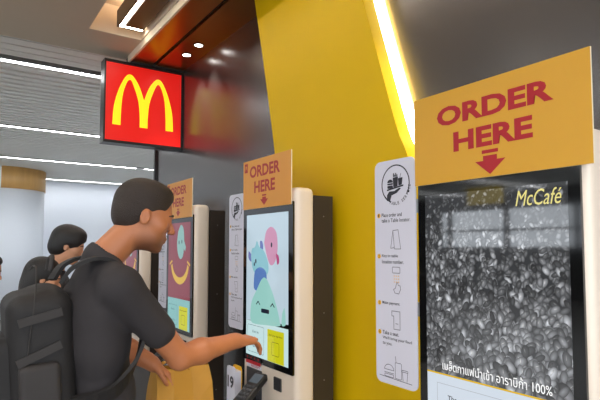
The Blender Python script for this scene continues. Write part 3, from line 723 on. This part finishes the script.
# ------------------------------------------------------------------ people
V3 = lambda *a: np.array(a, float)
def head_prims(c, Rm, s=1.0):
    """head in its own frame (+x = face), returns prims in the caller's frame"""
    P = lambda x, y, z: c + np.array(Rm @ Vector((x*s, y*s, z*s)))
    E = lambda p, r, k=0.02: ('e', P(*p), tuple(q*s for q in r), Rm, k)
    pr = [E((-.012, 0, .038), (.098, .076, .088)), E((.030, 0, -.020), (.062, .062, .085), .03), E((.036, 0, -.070), (.052, .050, .038), .03),
          E((.074, 0, -.098), (.018, .022, .016), .02), E((.078, 0, .022), (.018, .048, .012), .015),
          ('c', P(.090, 0, .008), P(.112, 0, -.026), .0065*s, .0105*s, .010), ('e', P(.104, .011, -.031), (.009*s, .007*s, .007*s), Rm, .006), ('e', P(.104, -.011, -.031), (.009*s, .007*s, .007*s), Rm, .006),
          E((.088, 0, -.056), (.013, .024, .007), .008), E((.087, 0, -.068), (.012, .021, .007), .006),
          E((.055, .048, -.018), (.026, .020, .022), .02), E((.055, -.048, -.018), (.026, .020, .022), .02)]
    for sy in (1, -1):
        pr.append(('-e', P(.098, sy*.031, .004), (.016*s, .017*s, .011*s), Rm, .008))
        pr.append(('e', P(.080, sy*.031, .003), (.013*s, .013*s, .012*s), Rm, .003))
        pr.append(('e', P(.0805, sy*.031, .0115), (.0125*s, .0155*s, .0075*s), Rm, .004)); pr.append(('e', P(.080, sy*.031, -.0085), (.0115*s, .014*s, .005*s), Rm, .004))
        pr.append(('e', P(-.002, sy*.078, -.008), (.018*s, .008*s, .028*s), Rm, .006))
        pr.append(('-e', P(.002, sy*.088, -.006), (.010*s, .007*s, .018*s), Rm, .004))
    return pr
def hair_prims(c, Rm, style, s=1.0):
    P = lambda x, y, z: c + np.array(Rm @ Vector((x*s, y*s, z*s)))
    E = lambda t, p, r, k=0.01: (t, P(*p), tuple(q*s for q in r), Rm, k)
    if style == 'short':
        pr = [E('e', (-.013, 0, .042), (.1015, .080, .0905)), E('e', (-.048, 0, -.005), (.060, .068, .066), .02), E('e', (.030, 0, .094), (.045, .052, .026), .03),
              E('-e', (.105, 0, -.012), (.062, .084, .092)), E('-e', (.012, .092, -.030), (.036, .03, .052)), E('-e', (.012, -.092, -.030), (.036, .03, .052)),
              E('-e', (.055, .08, -.05), (.055, .04, .085)), E('-e', (.055, -.08, -.05), (.055, .04, .085)), E('-e', (.0, 0, -.14), (.14, .12, .085))]
    elif style == 'full':
        pr = [E('e', (-.012, 0, .048), (.114, .092, .100)), E('e', (-.05, 0, -.01), (.075, .082, .085), .02), E('e', (.04, 0, .10), (.045, .055, .030), .03),
              E('-e', (.105, 0, -.030), (.060, .085, .088)), E('-e', (.012, .10, -.035), (.034, .03, .050)), E('-e', (.012, -.10, -.035), (.034, .03, .050)), E('-e', (.0, 0, -.16), (.15, .13, .085))]
    else:
        pr = [E('e', (-.016, 0, .040), (.112, .090, .100)), E('e', (-.055, 0, -.04), (.072, .088, .11), .03), E('e', (-.05, 0, -.13), (.05, .075, .09), .03), E('-e', (.110, 0, -.030), (.066, .078, .092)), E('-e', (.05, 0, -.11), (.07, .09, .06))]
    return pr
def hand_prims(w, d, n, s, side, curl=0.3, point=True, scale=1.0):
    """w wrist, d direction, n palm-down normal(back of hand), s towards thumb"""
    d, n, s_ = [np.array(Vector(q).normalized()) for q in (d, n, s)]
    k = .006; pr = []
    P = lambda a, b, c_: w + (d*a + s_*b + n*c_)*scale
    Rm = Matrix((d, s_, n)).transposed()
    pr.append(('b', P(.052, 0, 0), (.034*scale, .027*scale, .006*scale), .009*scale, Rm, .012))
    pr.append(('c', P(-.02, 0, 0), P(.02, 0, 0), .024*scale, .025*scale, .02))
    L_ = [(.045, .026, .022), (.050, .030, .024), (.046, .028, .023), (.036, .021, .019)]
    for i, (a, b, c_) in enumerate(L_):
        off = .031 - i*.0205; cu = curl*(0.25 if (point and i == 0) else 1.0 + 0.25*i)
        p = P(.086 - abs(i-1.2)*.004, off, 0); ang = cu*.55; r = .0092 - (i == 3)*.0012
        dirv = d; base = P(.06, off*.9, 0); pr.append(('c', base, p, r*scale, r*scale, k))
        fan = s_*(.05*(1.2-i))
        for ln, r0, r1 in ((a, r, r*.95), (b, r*.95, r*.88), (c_, r*.88, r*.76)):
            dv = d*math.cos(ang) - n*math.sin(ang) + fan; q = p + dv*ln*scale
            pr.append(('c', p, q, r0*scale, r1*scale, k)); p = q; ang += cu*.85
    p = P(.018, .022, -.004); q = P(.048, .050, -.016); r = P(.074, .056, -.026); t_ = P(.094, .050, -.032)
    pr += [('c', p, q, .014*scale, .011*scale, .012), ('c', q, r, .0105*scale, .0095*scale, k), ('c', r, t_, .0095*scale, .008*scale, k)]
    return pr
def arm_prims(sh, el, wr, s=1.0):
    mid = (el*0.65 + wr*0.35)
    return [('c', sh, el, .050*s, .038*s, .03), ('c', el, mid, .038*s, .040*s, .02), ('c', mid, wr, .040*s, .026*s, .02)]

def person(label, base, J, head_c, head_R, hair_style, mats, vox, hands, hs=1.0, sc=1.0, beard=False, sleeve=0.62, jacket=False):
    """J: dict of joints in world coordinates"""
    root = empty('person', base); tag(root, label, 'person')
    b = np.array(base, float)
    J = {k_: np.array(v, float)-b for k_, v in J.items()}; hc = np.array(head_c, float)-b
    skin, hair, top, bottom = mats
    neck_top = hc + np.array(head_R @ Vector((-.025*hs, 0, -.06*hs)))
    c7, ch, pe = J['c7'], J['chest'], J['pelvis']; sr, sl = J['sr'], J['sl']
    ax = sr-sl; ax = ax/np.linalg.norm(ax); fwd = np.cross(ax, V3(0, 0, 1)); fwd = -fwd if fwd@np.array(J['fwd']+b) < 0 else fwd
    up = (c7-pe)/np.linalg.norm(c7-pe); fw = fwd - up*(fwd@up); fw /= np.linalg.norm(fw); Rt = Matrix((fw, -ax, up)).transposed()
    def torso(g, lo=True):
        t_ = [('e', ch, (.105*sc+g, .165*sc+g, .20*sc+g*.5), Rt, .05), ('e', ch - up*.2 + fw*.005, (.098*sc+g, .140*sc+g, .16*sc), Rt, .05),
              ('c', sr*.92+c7*.08, c7*.6+sr*.4, .052*sc+g*.8, .045*sc+g*.8, .05), ('c', sl*.92+c7*.08, c7*.6+sl*.4, .052*sc+g*.8, .045*sc+g*.8, .05),
              ('e', ch + up*.10, (.09*sc+g*.6, .15*sc+g*.6, .10*sc), Rt, .05)]
        if lo: t_.append(('e', pe + V3(0, 0, .03), (.105*sc+g, .160*sc+g, .13*sc), None, .05))
        return t_
    pr = torso(0) + [('c', c7, neck_top, .058*hs, .054*hs, .03)] + head_prims(hc, head_R, hs)
    for s_, e_, w_ in (('sr', 'er', 'wr'), ('sl', 'el', 'wl')): pr += arm_prims(J[s_], J[e_], J[w_], sc*(1.14 if beard else 1.0))
    for hi_, kn, an in (('hr', 'kr', 'ar'), ('hl', 'kl', 'al')):
        pr += [('c', J[hi_], J[kn], .080*sc, .056*sc, .04), ('c', J[kn], J[kn]*.6+J[an]*.4, .054*sc, .056*sc, .03), ('c', J[kn]*.6+J[an]*.4, J[an], .056*sc, .038*sc, .03),
               ('c', J[an] - V3(0, 0, .035), J[an] + fwd*.12 - V3(0, 0, .04), .032, .028, .02)]
    for w_, d_, n_, s_, cu, pt in hands: pr += hand_prims(J[w_], d_, n_, s_, 1, cu, pt, sc)
    body = sdf_obj('body', pr, vox, skin, root, .02)
    # hair
    h_ = sdf_obj('hair', hair_prims(hc, head_R, hair_style, hs), min(vox, .005), hair, root, .01)
    if beard:
        # short stubble: a soft-edged pigment patch over the jaw of this body's skin
        m = skin.copy(); m.name = 'stubbled_skin'; nt = m.node_tree; bs = nt.nodes['Principled BSDF']
        src = bs.inputs['Base Color'].links[0].from_socket
        jc = hc + np.array(head_R @ Vector((.040*hs, 0, -.085*hs)))
        tc = nt.nodes.new('ShaderNodeTexCoord'); vd = nt.nodes.new('ShaderNodeVectorMath'); vd.operation = 'DISTANCE'; vd.inputs[1].default_value = tuple(jc)
        nt.links.new(tc.outputs['Object'], vd.inputs[0])
        mr = nt.nodes.new('ShaderNodeMapRange'); mr.inputs['From Min'].default_value = .050; mr.inputs['From Max'].default_value = .082; mr.inputs['To Min'].default_value = .8; mr.inputs['To Max'].default_value = 0
        nt.links.new(vd.outputs['Value'], mr.inputs['Value'])
        mx = nt.nodes.new('ShaderNodeMix'); mx.data_type = 'RGBA'; nt.links.new(mr.outputs['Result'], mx.inputs['Factor']); nt.links.new(src, mx.inputs['A']); mx.inputs['B'].default_value = (*srgb(92, 58, 42), 1)
        nt.links.new(mx.outputs['Result'], bs.inputs['Base Color']); body.data.materials[0] = m
    # eyes, brows
    for sy in (1, -1):
        bm = bmesh.new(); c_ = hc + np.array(head_R @ Vector((.0785*hs, sy*.031*hs, .003*hs)))
        bmesh.ops.create_uvsphere(bm, u_segments=14, v_segments=10, radius=.0122*hs, matrix=Matrix.Translation(c_)); e = obj('eye', bm, M_eye, root, True)
        bm = bmesh.new(); c2 = c_ + np.array(head_R @ Vector((.0085*hs, 0, -.002*hs))); bmesh.ops.create_uvsphere(bm, u_segments=10, v_segments=8, radius=.0052*hs, matrix=Matrix.Translation(c2)); obj('iris', bm, M_iris, e, True)
        P = lambda x, y, z: hc + np.array(head_R @ Vector((x*hs, sy*y*hs, z*hs)))
        bm = bmesh.new(); tube(bm, [P(.090, .014, .022), P(.092, .032, .027), P(.078, .050, .021)], [.004*hs, .0042*hs, .002*hs], 8); obj('eyebrow', bm, hair, root, True)
    # top
    tp = torso(.016)
    for s_, e_, w_ in (('sr', 'er', 'wr'), ('sl', 'el', 'wl')):
        if jacket: 
            mid = J[e_]*.65+J[w_]*.35
            tp += [('c', J[s_], J[e_], .064*sc, .054*sc, .03), ('c', J[e_], mid, .054*sc, .052*sc, .02), ('c', mid, J[w_]*.93+J[e_]*.07, .052*sc, .038*sc, .02)]
        else: tp += [('c', J[s_], J[s_]*(1-sleeve)+J[e_]*sleeve, .066*sc, .060*sc, .03)]
    tp += [('c', c7*.85+neck_top*.15, c7-up*.05, .068*hs, .08*sc, .03)]
    tp += [('-c', c7*.45+neck_top*.55, neck_top*1.6-c7*.6, .072*hs, .09*hs, .006)]
    if not jacket:
        for s_, e_ in (('sr', 'er'), ('sl', 'el')):
            d_ = J[e_]-J[s_]; q = J[s_] + d_*(sleeve+.13); dn = d_/np.linalg.norm(d_); Rb = Vector(dn).to_track_quat('Z', 'Y').to_matrix()
            tp.append(('-b', q + dn*.045, (.10, .10, .045), .0, Rb, .004))
    tp.append(('-b', pe - V3(0, 0, .33), (.4, .4, .25), .0, None, .004))
    sdf_obj('jacket' if jacket else 't_shirt', tp, max(vox, .006), top, root, .02)
    # trousers and shoes
    tr_ = [('e', pe + V3(0, 0, .02), (.118*sc, .172*sc, .12*sc), None, .05)]
    for hi_, kn, an in (('hr', 'kr', 'ar'), ('hl', 'kl', 'al')): tr_ += [('c', J[hi_], J[kn], .096*sc, .076*sc, .04), ('c', J[kn], J[an]+V3(0, 0, .01), .076*sc, .064*sc, .03)]
    tr_.append(('-b', V3(pe[0], pe[1], 0.0), (.6, .6, .055), 0, None, .004))
    sdf_obj('trousers', tr_, .012, bottom, root, .03)
    for an in ('ar', 'al'):
        a = J[an]; sdf_obj('shoe', [('c', V3(a[0], a[1], .045)-fwd*.04, V3(a[0], a[1], .045)+fwd*.07, .045, .042, .03), ('c', V3(a[0], a[1], .035)+fwd*.07, V3(a[0], a[1], .033)+fwd*.16, .040, .033, .03), ('c', V3(a[0], a[1], .05), V3(a[0], a[1], .11), .05, .05, .03), ('-b', V3(a[0], a[1], -.05), (.5, .5, .05), 0, None, .004)], .008, M_shoe, root, .02)
    return root

def headR(yaw, pitch, roll=0): return Euler((math.radians(roll), math.radians(pitch), math.radians(yaw)), 'XYZ').to_matrix()

# the man touching the kiosk
base = (0.47, 1.92, 0)
J = dict(c7=(0.425, 1.885, 1.44), chest=(0.42, 1.90, 1.20), pelvis=(0.44, 1.93, 0.95), sr=(0.465, 1.725, 1.365), sl=(0.475, 2.07, 1.37), er=(0.69, 1.785, 1.105), wr=(0.957, 1.875, 1.122),
         el=(0.56, 2.16, 1.11), wl=(0.70, 2.13, 1.02), hr=(0.45, 1.84, 0.92), hl=(0.45, 2.02, 0.92), kr=(0.50, 1.82, 0.50), kl=(0.44, 2.05, 0.50), ar=(0.47, 1.80, 0.09), al=(0.40, 2.07, 0.09), fwd=(1, 0, 0))
man = person('dark-haired man in a charcoal t-shirt reaching his bare arm to a kiosk screen', base, J, (0.575, 1.865, 1.612), headR(-10, 16), 'short', (M_skin, M_hair, M_shirt, M_pants), .0055,
       [('wr', (1, .35, -.10), (0.05, -.10, 1), (-.25, .95, .1), .42, True), ('wl', (.75, 0, -.65), (.65, .05, .75), (0, -1, 0), .9, False)], hs=1.04, beard=True, sleeve=.60)

# backpack on his back
t = tag(empty('backpack', (0.27, 1.92, 0.95)), 'worn black backpack with grey webbing on the back of the man reaching out', 'backpack')
def rel(p, o=(0.27, 1.92, 0.95)): return V3(*p) - V3(*o)
Rb = Euler((0, math.radians(-4), 0)).to_matrix()
sdf_obj('main_bag', [('b', rel((0.245, 1.90, 1.14)), (.045, .10, .165), .05, Rb, .03), ('e', rel((0.255, 1.90, 1.315)), (.06, .12, .06), None, .05)], .009, M_pack, t, .03)
sdf_obj('front_pocket', [('b', rel((0.155, 1.90, 1.10)), (.018, .085, .09), .032, Rb, .02)], .008, M_pack, t, .02)
sdf_obj('side_pocket', [('b', rel((0.235, 1.745, 1.07)), (.04, .006, .06), .018, Rb, .02)], .007, M_pack2, t, .02)
for dy in (-1, 1):
    y0 = 1.90 + dy*.10
    top_pts = [(0.295, y0-.01*dy, 1.385), (0.33, y0, 1.435), (0.40, y0+.005*dy, 1.462), (0.47, y0, 1.440), (0.535, y0, 1.36), (0.56, y0+.01*dy, 1.25), (0.53, y0+.045*dy, 1.13), (0.44, y0+.07*dy, 1.03), (0.30, y0+.02*dy, 1.00)]
    nr = [(-.3, 0, 1), (-.2, 0, 1), (0, 0, 1), (.6, 0, .8), (1, 0, .4), (1, 0, 0), (1, .3*dy, -.3), (.4, dy, -.4), (0, dy, -.4)]
    pts = smoothline([tuple(rel(p)) for p in top_pts], 5)
    nn = smoothline(nr, 5)
    bm = bmesh.new(); strap(bm, pts, nn, .055, .012); obj('shoulder_strap', bm, M_pack, t, False)
bm = bmesh.new(); tube(bm, [tuple(rel(p)) for p in smoothline([(0.27, 1.865, 1.42), (0.275, 1.87, 1.455), (0.28, 1.90, 1.468), (0.275, 1.93, 1.455), (0.27, 1.935, 1.42)], 5)], .008, 8); obj('grab_handle', bm, M_pack2, t, True)
bm = bmesh.new(); pz = [tuple(rel(p)) for p in smoothline([(0.19, 1.745, 1.02), (0.20, 1.742, 1.20), (0.215, 1.760, 1.34), (0.225, 1.83, 1.425), (0.225, 1.90, 1.438), (0.225, 1.97, 1.425)], 5)]; tube(bm, pz, .0022, 6); obj('zip', bm, M_pack2, t, True)
bm = bmesh.new()
for a, b in (((0.17, 1.742, 1.27), (0.29, 1.742, 1.30)), ((0.17, 1.742, 1.15), (0.29, 1.742, 1.20))): strap(bm, [tuple(rel(a)), tuple(rel(b))], [(0, -1, 0)]*2, .025, .006)
obj('webbing', bm, M_pack2, t)

# yellow paper bag in his left hand
t = tag(empty('paper_bag', (0.83, 2.14, 0.745)), 'crumpled yellow paper carrier bag in the left hand of the man reaching out', 'bag')
bm = bmesh.new()
for (z_, wx, wy) in ((0, .13, .05), (.10, .135, .055), (.20, .13, .045), (.27, .125, .03)): pass
rings = []
for (z_, wx, wy) in ((0, .12, .055), (.08, .128, .062), (.17, .122, .05), (.245, .118, .034)):
    ring = []
    for (a, b) in ((-1,-1), (-.4,-1.15), (.3,-.9), (1,-1), (1.08,0), (1,1), (.3,1.1), (-.4,.92), (-1,1), (-1.06,0)): ring.append(bm.verts.new((wx*a + random.uniform(-.006, .006), wy*b + random.uniform(-.008, .008), z_ + random.uniform(-.006, .006)*(z_ > 0))))
    rings.append(ring)
n = 10
for A, B in zip(rings, rings[1:]):
    for k_ in range(n): bm.faces.new((A[k_], A[(k_+1)%n], B[(k_+1)%n], B[k_]))
bm.faces.new(rings[0][::-1]); obj('bag_body', bm, M_bag, t)
for s_ in (-1, 1):
    bm = bmesh.new(); tube(bm, [tuple(q) for q in smoothline([(-.10, s_*.03, .23), (-.085, s_*.012, .262), (-.05, s_*.006, .270), (0.0, s_*.02, .262), (.03, s_*.03, .23)], 5)], .004, 6); obj('handle', bm, M_bag, t, True)

def stander(label, head, yaw, H, mats, style, jacket=True, phone=False):
    """upright person, looking down, forearms raised in front"""
    hx, hy, hz = head; f_ = V3(math.cos(math.radians(yaw)), math.sin(math.radians(yaw)), 0); r_ = V3(f_[1], -f_[0], 0)
    s = H/1.75; bx, by = hx - f_[0]*.06, hy - f_[1]*.06; B = V3(bx, by, 0)
    Q = lambda f0, r0, z0: tuple(B + f_*f0 + r_*r0 + V3(0, 0, z0))
    c7 = hz - .19*s; J = dict(c7=Q(-.02, 0, c7), chest=Q(0, 0, c7-.22*s), pelvis=Q(0, 0, .93*s), sr=Q(0, .165*s, c7-.07), sl=Q(0, -.165*s, c7-.07), er=Q(.05, .21*s, c7-.34*s), el=Q(.05, -.21*s, c7-.34*s),
        wr=Q(.24, .10, c7-.30*s), wl=Q(.24, -.10, c7-.30*s), hr=Q(0, .09*s, .90*s), hl=Q(0, -.09*s, .90*s), kr=Q(.03, .10, .48*s), kl=Q(.01, -.10, .48*s), ar=Q(0, .11, .09), al=Q(0, -.11, .09), fwd=tuple(f_))
    hd = [('wr', tuple(f_*.7 - r_*.6 + V3(0, 0, .25)), tuple(r_*.4 + V3(0, 0, -.4) + f_*.4), tuple(V3(0, 0, 1)*.8 - f_*.2), .9, False), ('wl', tuple(f_*.7 + r_*.6 + V3(0, 0, .25)), tuple(-r_*.4 + V3(0, 0, -.4) + f_*.4), tuple(V3(0, 0, 1)*.8 - f_*.2), .9, False)]
    return person(label, (bx, by, 0), J, head, headR(yaw, 18), style, mats, .008, hd, hs=s*1.0, sc=s, jacket=jacket, sleeve=.6)
stander('person with full black hair in a black jacket, standing behind the reaching man', (0.618, 3.575, 1.506), -15, 1.66, (M_skinb, M_hairb, M_navy, M_pants), 'full')
stander('person with chin-length dark hair in a dark grey jacket, left of the backpack', (0.43, 3.20, 1.325), -10, 1.50, (M_skinb, M_hairb, M_brownj, M_pants), 'bob')
stander('person in a tan shirt half cut off at the left edge of the photo', (0.17, 3.66, 1.355), -5, 1.50, (M_skinb, M_hairb, M_tan, M_pants), 'short', jacket=True)

# ------------------------------------------------------------------ world and view
w = bpy.data.worlds.new('world'); SC.world = w; w.use_nodes = True
bg = w.node_tree.nodes['Background']; bg.inputs['Color'].default_value = (0.86, 0.93, 1.0, 1); bg.inputs['Strength'].default_value = 4.2
SC.view_settings.view_transform = 'Standard'; SC.view_settings.look = 'None'; SC.view_settings.gamma = 1; SC.view_settings.use_curve_mapping = False
SC.view_settings.exposure = 0.0
